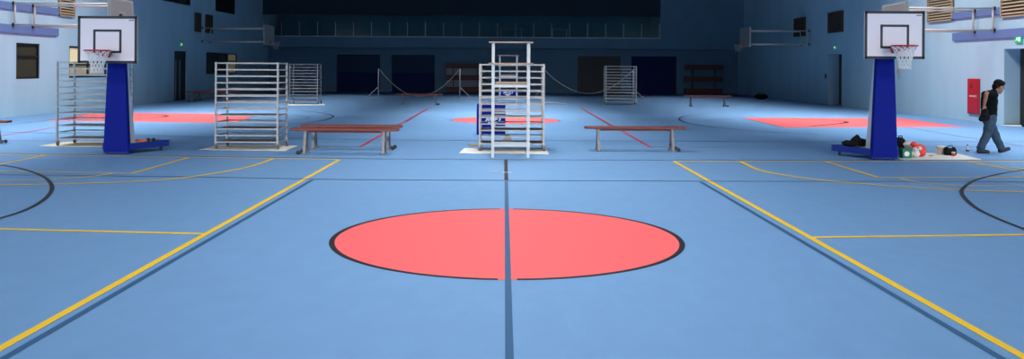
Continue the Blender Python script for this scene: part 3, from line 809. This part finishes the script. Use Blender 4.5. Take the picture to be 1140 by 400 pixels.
# ------------------------------------------------------------------ portable basketball hoops
def portable_hoop(label, X, Y, mir, zoff, knobs):
    t = thing('portable_hoop', label, 'basketball hoop', (X, Y, 0), 0, 'portable basketball hoops')
    # padded front of the column: tapered slab
    def slab(wb, wt, yb0, yb1, yt0, yt1, z0, z1):
        m = MB()
        m.add([(-wb, yb0, z0), (wb, yb0, z0), (wb, yb1, z0), (-wb, yb1, z0), (-wt, yt0, z1), (wt, yt0, z1), (wt, yt1, z1), (-wt, yt1, z1)],
              [(3, 2, 1, 0), (4, 5, 6, 7), (0, 1, 5, 4), (1, 2, 6, 5), (2, 3, 7, 6), (3, 0, 4, 7)])
        return m
    zt = 2.02 + zoff
    fo = slab(0.25, 0.165, 0.0, 0.13, 0.0, 0.11, 0.05, zt).build('column_padding', M_pad, t)
    bv = fo.modifiers.new('edge', 'BEVEL'); bv.width = 0.015; bv.segments = 2
    slab(0.215, 0.135, 0.13, 0.42, 0.11, 0.2, 0.1, zt - 0.03).build('column', M_white, t)
    # arms that carry the board forward
    zb = 1.79 + 0.455 + zoff
    for sx in (-1, 1):
        a = MB()
        a.bar((sx * 0.1, 0.1, zb - 0.3), (sx * 0.1, -0.32, zb - 0.3), 0.05); a.bar((sx * 0.1, 0.15, zt - 0.05), (sx * 0.1, -0.32, zb + 0.3), 0.04)
        a.build('arm', M_bluemetal, t)
    b = MB().rbox((0, -0.36, zb), (1.145, 0.035, 0.91), 0.006).build('backboard', M_board, t)
    yl = -0.3795
    m = MB()
    for x, z, w, h in ((0, .43, 1.14, .05), (0, -.43, 1.14, .05), (-.545, 0, .05, .9), (.545, 0, .05, .9), (0, .175, .54, .045), (0, -.235, .54, .045), (-.25, -.03, .045, .42), (.25, -.03, .045, .42)):
        m.box((x, yl, zb + z), (w, 0.003, h))
    m.build('board_lines', M_blackpaint, b)
    MB().box((0.46, yl, zb + 0.375), (0.1, 0.003, 0.018)).build('maker_mark', M_navyline, b)
    bf = MB()
    for x in (-0.5, -0.12, 0.12, 0.5): bf.bar((x, -0.325, zb - 0.43), (x, -0.325, zb + 0.43), 0.035)
    for z in (-0.4, 0.4): bf.bar((-0.52, -0.325, zb + z), (0.52, -0.325, zb + z), 0.035)
    bf.build('back_frame', M_bluemetal, t)
    if knobs: MB().ball((0.22, -0.31, zb + 0.47), 0.035, 10, 6).build('knob', M_blackpaint, t)
    zr = zb - 0.215
    rb = MB()
    rb.add([(-0.07, -0.38, zr + 0.02), (0.07, -0.38, zr + 0.02), (0.07, -0.38, zr - 0.13), (-0.07, -0.38, zr - 0.13),
            (-0.06, -0.56, zr + 0.015), (0.06, -0.56, zr + 0.015), (0.06, -0.56, zr - 0.015), (-0.06, -0.56, zr - 0.015)],
           [(0, 1, 2, 3), (7, 6, 5, 4), (0, 4, 5, 1), (3, 2, 6, 7), (1, 5, 6, 2), (0, 3, 7, 4)])
    rb.build('rim_bracket', M_redmetal, t)
    rc = (0, -0.78, zr)
    r = MB().tube(ring_pts(rc, 0.225, 32), 0.014, 8, closed=True)
    r.tube([(-0.1, -0.38, zr - 0.1), (-0.19, -0.68, zr - 0.02)], 0.008, 6); r.tube([(0.1, -0.38, zr - 0.1), (0.19, -0.68, zr - 0.02)], 0.008, 6)
    ro = r.build('rim', M_redmetal, t)
    net_mesh((rc[0], rc[1], rc[2] - 0.01), 0.222, 0.42, n=12, thick=0.007, r2=0.5).build('net', M_net, t)
    # splayed base frame on castors
    bs = MB()
    for sx in (-1, 1): bs.bar((sx * 0.24, 0.04, 0.15), (sx * 0.64, 0.98, 0.15), 0.07, 0.125)
    bs.rbox((0, 0.96, 0.15), (1.34, 0.07, 0.125), 0.006)
    bs.rbox((0, 0.1, 0.07), (0.5, 0.16, 0.1), 0.006)
    bs.build('base_frame', M_bluemetal, t)
    bl = MB(); bl.prism([(-0.3, 0.43), (0.3, 0.43), (0.5, 0.9), (-0.5, 0.9)], 0.1, 0.2)
    bl.build('ballast_box', M_white, t)
    for sx in (-1, 1):
        for (x, y, r_) in ((sx * 0.56, 0.83, 0.045), (sx * 0.2, 0.06, 0.026)):
            c = MB(); c.lathe([(r_ - 0.006, -0.016), (r_, -0.01), (r_, 0.01), (r_ - 0.006, 0.016)], 16, Matrix.Translation((x, y, r_)) @ Matrix.Rotation(PI / 2, 4, 'Y'))
            c.bar((x, y, r_), (x, y, r_ + 0.05), 0.045, 0.045)
            c.build('castor', M_rubber, t)
    if knobs:
        MB().rbox((0.30, 0.47, 0.235), (0.24, 0.06, 0.04), 0.008, Matrix.Identity(4)).build('strap', M_orange, t)
        for x, y in ((0.38, 0.62), (0.47, 0.66)): MB().ball((x, y, 0.24), 0.04, 10, 8).build('knob', M_blackpaint, t)
    return t
XH1 = (129.3 - CX) / F * 16.9
portable_hoop('portable basketball hoop with blue padded column, left side, nothing on its base', XH1, 16.9, 1, 0.0, True)
XH2 = (986 - CX) / F * 16.68
portable_hoop('portable basketball hoop on the right with black clothes on its base', XH2, 16.68, 1, 0.172, False)

# ------------------------------------------------------------------ soft lumps: bags and clothes (remeshed blobs with folds)
def remeshed(name, mb, voxel, m, parent=None, loc=(0, 0, 0), rz=0, smooth=4, folds=0.0, fscale=8.0, seed=0):
    me = mb.mesh(name + '_raw')
    o = bpy.data.objects.new(name + '_raw', me); COL.objects.link(o)
    r = o.modifiers.new('r', 'REMESH'); r.mode = 'VOXEL'; r.voxel_size = voxel; r.use_smooth_shade = True
    if smooth:
        s = o.modifiers.new('s', 'SMOOTH'); s.factor = 0.5; s.iterations = smooth
    dg = bpy.context.evaluated_depsgraph_get()
    new = bpy.data.meshes.new_from_object(o.evaluated_get(dg))
    bpy.data.objects.remove(o); bpy.data.meshes.remove(me)
    new.name = name
    if folds:
        from mathutils import noise
        nrm = [v.normal.copy() for v in new.vertices]
        for v, n in zip(new.vertices, nrm):
            q = v.co * fscale + Vector((seed * 3.1, seed, 0))
            d = noise.noise(q) + 0.5 * abs(noise.noise(q * 2.3))
            v.co += n * d * folds
            if v.co.z < 0: v.co.z = 0
        new.update()
    for p in new.polygons: p.use_smooth = True
    new.materials.clear(); new.materials.append(m)
    out = bpy.data.objects.new(name, new); COL.objects.link(out)
    out.location = loc; out.rotation_euler = (0, 0, rz)
    if parent: out.parent = parent
    return out

bx_, by_ = XH2 - 0.27, 16.68 + 0.66
m = MB()
m.ball((-0.13, 0, 0.05), (0.17, 0.15, 0.055)); m.ball((-0.02, 0.02, 0.1), (0.11, 0.12, 0.10)); m.ball((0.12, 0.02, 0.07), (0.15, 0.14, 0.07)); m.ball((0.0, 0, 0.18), (0.045, 0.045, 0.05))
tag(remeshed('clothes_heap', m, 0.012, M_blackcloth, None, (bx_, by_, 0.213), 0, 3, 0.03, 9), 'heap of black clothes lying on the base of the right hoop', 'clothes')
def fl(px, py): return G(px, py)
# black rucksack
p = G(1002.3, 171.2)
m = MB(); m.rbox((0, 0, 0.16), (0.18, 0.16, 0.31), 0.045); m.ball((0.03, -0.03, 0.1), (0.1, 0.1, 0.1)); m.ball((-0.01, 0, 0.3), (0.07, 0.06, 0.04))
t = thing('rucksack', 'black rucksack standing beside the right hoop column', 'bag', (p[0], p[1], 0.004))
remeshed('bag_body', m, 0.012, M_blackcloth, t, (0, 0, 0), 0, 3, 0.012, 7)
MB().tube([(-0.04, 0, 0.32), (-0.035, 0, 0.365), (0.035, 0, 0.365), (0.04, 0, 0.32)], 0.012, 6).build('carry_loop', M_blackcloth, t)
# green box with pale round emblem
p = G(1010.6, 176.6)
t = thing('green_box', 'green box with a pale round emblem on the white paper', 'box', (p[0], p[1] + 0.1, 0.004))
MB().rbox((0, 0, 0.085), (0.19, 0.17, 0.17), 0.012).build('body', M_green, t)
MB().rbox((0, 0, 0.176), (0.196, 0.176, 0.016), 0.005).build('lid', M_green, t)
MB().lathe([(0.05, 0), (0.05, 0.003)], 24, Matrix.Translation((-0.01, -0.0845, 0.085)) @ Matrix.Rotation(PI / 2, 4, 'X'), False).build('emblem', M_board, t)
# white carrier bag (rear), white bag (front), red carrier bag
p = G(1017.2, 173.8)
t = thing('carrier_bag', 'crumpled white carrier bag behind the green box', 'bag', (p[0], p[1] + 0.2, 0.004), 0, 'plastic carrier bags')
m = MB(); m.ball((0, 0, 0.12), (0.10, 0.09, 0.12)); m.ball((0.0, 0, 0.2), (0.10, 0.08, 0.07)); m.ball((-0.06, 0, 0.2), (0.05, 0.05, 0.05))
remeshed('bag_body', m, 0.01, M_whitebag, t, (0, 0, 0), 0, 3, 0.03, 11, 2)
MB().tube([(0.02, -0.02, 0.25), (0.05, -0.03, 0.29), (0.09, -0.02, 0.2)], 0.01, 6).build('handle', M_whitebag, t)
p = G(1020, 176.2)
t = thing('carrier_bag', 'low white plastic bag between the green box and the red bag', 'bag', (p[0], p[1] + 0.07, 0.004), 0, 'plastic carrier bags')
m = MB(); m.ball((0, 0, 0.07), (0.1, 0.08, 0.075)); m.ball((0.02, 0, 0.14), (0.06, 0.06, 0.06))
remeshed('bag_body', m, 0.009, M_whitebag, t, (0, 0, 0), 0, 2, 0.022, 14, 5)
MB().tube([(0.0, 0, 0.18), (0.02, 0, 0.22), (0.05, 0, 0.18)], 0.008, 6).build('handle', M_whitebag, t)
p = G(1026, 175.6)
t = thing('carrier_bag', 'bright red carrier bag with white patch on the white paper', 'bag', (p[0], p[1] + 0.14, 0.004), 0, 'plastic carrier bags')
m = MB(); m.ball((0.04, 0, 0.1), (0.1, 0.1, 0.105)); m.ball((-0.02, 0, 0.18), (0.1, 0.09, 0.08)); m.ball((-0.09, 0, 0.25), (0.07, 0.06, 0.045)); m.ball((0.04, -0.02, 0.16), (0.1, 0.08, 0.07))
remeshed('bag_body', m, 0.01, M_redbag, t, (0, 0, 0), 0, 3, 0.022, 11, 9)
MB().lathe([(0.001, 0), (0.04, 0.004), (0.035, 0.012), (0.001, 0.016)], 16, Matrix.Translation((-0.015, -0.105, 0.18)) @ Matrix.Rotation(PI / 2 - 0.3, 4, 'X')).build('printed_patch', M_whitebag, t)
# paint bucket
p = G(1049.6, 172.6)
t = thing('paint_bucket', 'white paint bucket with wire handle on the white paper', 'bucket', (p[0], p[1] + 0.09, 0.004))
MB().lathe([(0.072, 0), (0.085, 0.145), (0.09, 0.148), (0.09, 0.165), (0.08, 0.165)], 28).build('body', M_whitebag, t)
MB().lathe([(0.086, 0.166), (0.088, 0.172), (0.07, 0.178), (0.001, 0.178)], 28).build('lid', M_board, t)
MB().tube([(-0.09, 0, 0.15), (-0.07, -0.06, 0.11), (0.0, -0.1, 0.085), (0.07, -0.06, 0.11), (0.09, 0, 0.15)], 0.005, 6).build('handle', M_galv, t)
# black bag & small red carton
p = G(1059.4, 173.6)
t = thing('tool_bag', 'small black tool bag beside the white paint bucket', 'bag', (p[0] + 0.01, p[1] + 0.09, 0.004))
m = MB(); m.rbox((0, 0, 0.07), (0.22, 0.15, 0.14), 0.03); m.ball((-0.07, 0, 0.12), (0.05, 0.06, 0.06)); m.ball((0.08, 0, 0.13), (0.04, 0.05, 0.04))
remeshed('bag_body', m, 0.008, M_blackcloth, t, (0, 0, 0), 0, 2, 0.012, 12, 3)
MB().tube([(-0.06, -0.02, 0.16), (-0.04, -0.02, 0.2), (0.04, -0.02, 0.2), (0.06, -0.02, 0.15)], 0.008, 6).build('handle', M_blackcloth, t)
p = G(1062.3, 174.2)
t = thing('paint_tin', 'small red tin with white rim in front of the black tool bag', 'tin', (p[0], p[1] + 0.035, 0.004))
MB().lathe([(0.036, 0), (0.037, 0.002), (0.037, 0.058), (0.036, 0.06)], 20).build('body', M_firered, t)
MB().lathe([(0.038, 0.06), (0.038, 0.082), (0.034, 0.085), (0.001, 0.085)], 20).build('rim', M_whitebag, t)
p = G(1036.5, 174.3)
tag(MB().rbox((0, 0, 0.012), (0.07, 0.05, 0.02), 0.006).build('scraper_block', M_wood, None, (p[0], p[1], 0.004), 0.3), 'tiny brown block lying on the white paper', 'block')
p = G(1077, 169.0)
t = thing('water_bottle', 'clear bottle with dark blue cap on the blue floor near the man', 'bottle', (p[0], p[1], 0))
MB().lathe([(0.026, 0), (0.032, 0.006), (0.032, 0.07), (0.03, 0.075), (0.032, 0.08), (0.032, 0.1), (0.014, 0.125), (0.013, 0.135)], 18).build('body', M_clear, t)
MB().lathe([(0.017, 0.13), (0.017, 0.155), (0.001, 0.156)], 14).build('cap', M_bluecap, t)
MB().lathe([(0.0326, 0.008), (0.0328, 0.04), (0.0326, 0.045)], 18).build('bottle_label', M_bluecap, t)

# ------------------------------------------------------------------ walking man
def loft(mb, secs, n=20, cap=True):
    """secs: (centre, axis_u, axis_v) elliptical sections"""
    vs, fs = [], []
    for c, u, v in secs:
        c, u, v = Vector(c), Vector(u), Vector(v)
        for k in range(n):
            a = 2 * PI * k / n
            vs.append(c + u * math.cos(a) + v * math.sin(a))
    for i in range(len(secs) - 1):
        for k in range(n):
            l = (k + 1) % n
            fs.append((i * n + k, i * n + l, (i + 1) * n + l, (i + 1) * n + k))
    fs.append(tuple(reversed(range(n)))); fs.append(tuple((len(secs) - 1) * n + k for k in range(n)))
    mb.add(vs, fs, True)
def limb(mb, pts, rs, n=14):
    P = catmull([tuple(p) + (r,) for p, r in zip(pts, rs)], 5)
    mb.tube([q[:3] for q in P], [q[3] for q in P], n)
    mb.ball(P[0][:3], P[0][3], n, 8); mb.ball(P[-1][:3], P[-1][3], n, 8)
def torso(mb, secs):                      # (x, z, half width in y, half depth, lean)
    out = []
    for x, z, w, d, lean in secs:
        out.append(((x, 0, z), (math.cos(lean) * d, 0, -math.sin(lean) * d), (0, w, 0)))
    loft(mb, out, 24)
PX, PY = G(1104, 170.6)
pers_loc = (PX, PY + 0.02, 0.0)
Mh = Matrix.Translation((0.155, 0, 1.395)) @ Matrix.Rotation(0.42, 4, 'Y') @ Matrix.Scale(1.1, 4)     # head frame: x forward, tilted down
def hp(x, y, z): return tuple(Mh @ Vector((x, y, z)))
body = MB()
torso(body, [(-0.06, 0.70, 0.13, 0.10, 0), (-0.055, 0.78, 0.155, 0.115, 0), (-0.05, 0.90, 0.14, 0.10, 0.05), (-0.05, 1.02, 0.15, 0.105, 0.12),
             (-0.045, 1.14, 0.165, 0.115, 0.25), (-0.02, 1.235, 0.15, 0.105, 0.4), (0.015, 1.285, 0.09, 0.07, 0.5)])
limb(body, [(0.0, 0, 1.25), (0.05, 0, 1.30), (0.115, 0, 1.35)], [0.065, 0.055, 0.055])
# head
body.ball((-0.01, 0, 0.035), (0.098, 0.076, 0.095), 24, 16, Mh); body.ball((0.03, 0, -0.03), (0.068, 0.060, 0.085), 20, 14, Mh)
body.ball((0.055, 0, -0.085), (0.032, 0.036, 0.026), 14, 10, Mh)                 # chin
body.ball((0.088, 0, -0.012), (0.022, 0.014, 0.016), 12, 8, Mh); body.ball((0.084, 0, 0.008), (0.014, 0.010, 0.03), 10, 8, Mh)   # nose
body.ball((0.080, 0, -0.048), (0.014, 0.024, 0.007), 12, 8, Mh); body.ball((0.078, 0, -0.060), (0.014, 0.021, 0.007), 12, 8, Mh)  # lips
for s in (-1, 1):
    body.ball((0.074, s * 0.032, 0.033), (0.016, 0.028, 0.009), 10, 8, Mh)        # brow
    body.ball((-0.012, s * 0.080, -0.005), (0.018, 0.010, 0.032), 12, 8, Mh)      # ear
    body.ball((0.05, s * 0.042, -0.02), (0.028, 0.02, 0.022), 10, 8, Mh)          # cheek
# legs: rear leg (his right, camera side) under the hip, front leg (his left) striding forward
RL = [(-0.055, -0.085, 0.74), (-0.135, -0.09, 0.42), (-0.285, -0.09, 0.09)]
LL = [(-0.04, 0.085, 0.74), (0.11, 0.09, 0.42), (0.265, 0.09, 0.10)]
for L in (RL, LL):
    limb(body, [L[0], tuple((Vector(L[0]) * 0.5 + Vector(L[1]) * 0.5)), L[1], tuple(Vector(L[1]) * 0.65 + Vector(L[2]) * 0.35), L[2]], [0.088, 0.075, 0.056, 0.052, 0.038])
foot_r = [(-0.305, -0.09, 0.045), (-0.225, -0.09, 0.045), (-0.125, -0.09, 0.032)]
foot_l = [(0.25, 0.09, 0.045), (0.325, 0.09, 0.06), (0.415, 0.09, 0.085)]
limb(body, foot_r, [0.036, 0.036, 0.026]); limb(body, foot_l, [0.036, 0.036, 0.026])
# arms
RA = [(-0.045, -0.185, 1.235), (-0.235, -0.225, 1.27), (-0.265, -0.20, 1.03)]   # upper arm thrown back, forearm hanging
LA = [(-0.03, 0.185, 1.235), (0.0, 0.235, 0.98), (0.08, 0.20, 0.78)]
for A in (RA, LA):
    limb(body, [A[0], tuple(Vector(A[0]) * 0.5 + Vector(A[1]) * 0.5), A[1], tuple(Vector(A[1]) * 0.65 + Vector(A[2]) * 0.35), A[2]], [0.058, 0.05, 0.042, 0.041, 0.028])
def hand(mb, w, d, side, nrm, curl):
    """w wrist, d pointing direction, side = thumb side, nrm = palm normal"""
    w, d, side, nrm = Vector(w), Vector(d).normalized(), Vector(side).normalized(), Vector(nrm).normalized()
    loft(mb, [(w, side * 0.026, nrm * 0.02), (w + d * 0.04, side * 0.036, nrm * 0.016), (w + d * 0.085, side * 0.04, nrm * 0.014), (w + d * 0.095, side * 0.037, nrm * 0.011)], 14)
    for i, ln in enumerate((0.068, 0.078, 0.072, 0.056)):
        p = w + d * 0.085 + side * (0.03 - i * 0.02); P = [p]; a = 0.25
        for seg in (0.45, 0.32, 0.23):
            a += curl; p = p + (d * math.cos(a) + nrm * math.sin(a)) * ln * seg; P.append(p)
        mb.tube(P, [0.0095, 0.009, 0.0085, 0.0075], 8); mb.ball(P[-1], 0.0075, 8, 6)
    p = w + d * 0.03 + side * 0.03; P = [p]; 
    for q in ((0.035, 0.6, 0.2), (0.028, 0.3, 0.6)):
        p = p + (d * 0.8 + side * q[1] + nrm * q[2]).normalized() * q[0]; P.append(p)
    mb.tube(P, [0.012, 0.0105, 0.009], 8); mb.ball(P[-1], 0.009, 8, 6)
hand(body, RA[2], (-0.02, 0.0, -1), (1, 0, 0), (0, 1, 0), 0.75)
hand(body, LA[2], (0.35, -0.05, -1), (1, 0, 0.3), (0, -1, 0), 0.4)
person = remeshed('person', body, 0.0062, M_skin, None, pers_loc, 0, 3)
tag(person, 'man in black shirt and jeans walking right, head bowed, bag held behind him', 'person')
# eyes
for s in (-1, 1):
    e = MB(); e.ball((0.086, s * 0.03, 0.015), (0.008, 0.012, 0.007), 10, 8, Mh)
    e.build('eye', M_hair, person)
# hair
hr = MB()
hr.ball((-0.028, 0, 0.07), (0.101, 0.088, 0.084), 24, 16, Mh); hr.ball((-0.075, 0, 0.005), (0.048, 0.074, 0.08), 20, 14, Mh); hr.ball((-0.03, 0, 0.02), (0.035, 0.083, 0.05), 14, 10, Mh); hr.ball((0.03, 0, 0.112), (0.05, 0.06, 0.028), 16, 10, Mh)
remeshed('hair', hr, 0.007, M_hair, person, (0, 0, 0), 0, 1, 0.005, 26)
# shirt
sh = MB()
torso(sh, [(-0.055, 0.735, 0.165, 0.145, 0), (-0.05, 0.80, 0.168, 0.148, 0), (-0.05, 0.90, 0.168, 0.15, 0.05), (-0.05, 1.02, 0.172, 0.155, 0.12),
           (-0.045, 1.14, 0.182, 0.16, 0.25), (-0.02, 1.245, 0.165, 0.125, 0.4), (0.018, 1.298, 0.095, 0.08, 0.5)])
limb(sh, [(-0.03, -0.14, 1.22), RA[0], tuple(Vector(RA[0]) * 0.35 + Vector(RA[1]) * 0.65)], [0.075, 0.075, 0.066])
limb(sh, [(-0.03, 0.14, 1.22), LA[0], tuple(Vector(LA[0]) * 0.35 + Vector(LA[1]) * 0.65)], [0.075, 0.075, 0.062])
limb(sh, [(0.025, 0, 1.275), (0.055, 0, 1.305)], [0.075, 0.068])
remeshed('shirt', sh, 0.009, M_shirt, person, (0, 0, 0), 0, 4, 0.01, 9)
# jeans
jn = MB()
torso(jn, [(-0.055, 0.66, 0.145, 0.12, 0), (-0.055, 0.74, 0.165, 0.128, 0), (-0.05, 0.83, 0.158, 0.122, 0)])
for L in (RL, LL):
    d = (Vector(L[2]) - Vector(L[1])).normalized()
    limb(jn, [L[0], tuple((Vector(L[0]) * 0.5 + Vector(L[1]) * 0.5)), L[1], tuple(Vector(L[1]) * 0.5 + Vector(L[2]) * 0.5), tuple(Vector(L[2]) - d * 0.03)], [0.115, 0.103, 0.088, 0.08, 0.075])
remeshed('jeans', jn, 0.009, M_jeans, person, (0, 0, 0), 0, 3, 0.012, 10, 4)
# shoes
for pts in (foot_r, foot_l):
    s = MB(); limb(s, [(pts[0][0] - 0.005, pts[0][1], pts[0][2] + 0.005), pts[1], (pts[2][0] + 0.01, pts[2][1], pts[2][2])], [0.05, 0.048, 0.037])
    s.rbox((0, 0, 0), (0.24, 0.085, 0.02), 0.008, Matrix.Translation(((pts[0][0] + pts[2][0]) / 2 + 0.0, pts[0][1], (pts[0][2] + pts[2][2]) / 2 - 0.03)) @ Matrix.Rotation(-math.atan2(pts[2][2] - pts[0][2] + 0.01, pts[2][0] - pts[0][0]), 4, 'Y'))
    remeshed('shoe', s, 0.007, M_shoe, person, (0, 0, 0), 0, 2)
# bag he carries
t = thing('held_bag', 'black bag hanging from the hand of the walking man', 'bag', (pers_loc[0] - 0.27, pers_loc[1] - 0.19, 0.68))
m = MB(); m.ball((0.02, 0, 0.10), (0.10, 0.07, 0.10)); m.ball((0.03, 0, 0.2), (0.075, 0.06, 0.08)); m.ball((-0.05, 0, 0.05), (0.05, 0.045, 0.05)); m.ball((0.02, 0, 0.25), (0.05, 0.04, 0.03))
remeshed('bag_body', m, 0.009, M_blackcloth, t, (0, 0, 0), 0, 2, 0.014, 14, 6)
MB().tube([(-0.01, 0.02, 0.24), (-0.02, 0.035, 0.27), (0.02, 0.035, 0.27), (0.05, 0.02, 0.24)], 0.008, 6).build('strap', M_blackcloth, t)

# ------------------------------------------------------------------ light: hall lamps over the near half, then added fill lights
def lamp(x, y, z, sx, sy, power, spread, col=(1, 0.98, 0.95)):
    l = bpy.data.lights.new('hall_and_fill_lamp', 'AREA'); l.shape = 'RECTANGLE'; l.size = sx; l.size_y = sy
    l.energy = power; l.spread = spread; l.color = col
    o = bpy.data.objects.new('hall_and_fill_lamp', l); COL.objects.link(o); o.location = (x, y, z)
    return o
for y in (-4, 2, 8, 14, 20, 26, 31.5):
    for x, p in ((-11.0, 1.0), (0, 0.36), (11.0, 1.0)):
        if x == 0 and y > 20: continue
        if x == 0: p *= 0.2 if y < 4 else 0.55 if y < 10 else 1.6
        lo = lamp(x * 1.04, y, ZC - 0.6, 1.4, 4.0, 360 * p * (1.5 if y < 13 else 0.95 if y < 25 else 0.5), math.radians(104))
        lo.rotation_euler = (0, -0.42 * (1 if x > 0 else -1 if x < 0 else 0), 0)
for y, p in ((24, 0.6), (28, 1.0), (32, 1.35), (36, 1.0), (40, 0.8), (44, 0.55), (48, 0.36), (51.5, 0.22)):  # added narrow-beam fills: brighten the far floor, leave the side walls dark
    for x in (-10.0, 0, 10.0):
        lamp(x, y, ZC - 0.15, 6.0, 2.0, (150 if x == 0 else 95) * p, math.radians(50))
for x in (-9, 0, 9):                               # added unseen fill behind the camera to brighten the hoop boards
    lo = lamp(x, YB + 0.3, 7.4, 6.5, 1.6, 210, math.radians(40), (1, 0.93, 0.88))
    lo.rotation_euler = (math.radians(90 - 23), 0, 0)
w = bpy.data.worlds.new('world'); SC.world = w; w.use_nodes = True
w.node_tree.nodes['Background'].inputs['Color'].default_value = (0.5, 0.6, 0.8, 1)
w.node_tree.nodes['Background'].inputs['Strength'].default_value = 0.3

vs_ = SC.view_settings
vs_.view_transform = 'Standard'; vs_.look = 'None'; vs_.exposure = 0.0; vs_.gamma = 1.0
vs_.use_curve_mapping = False
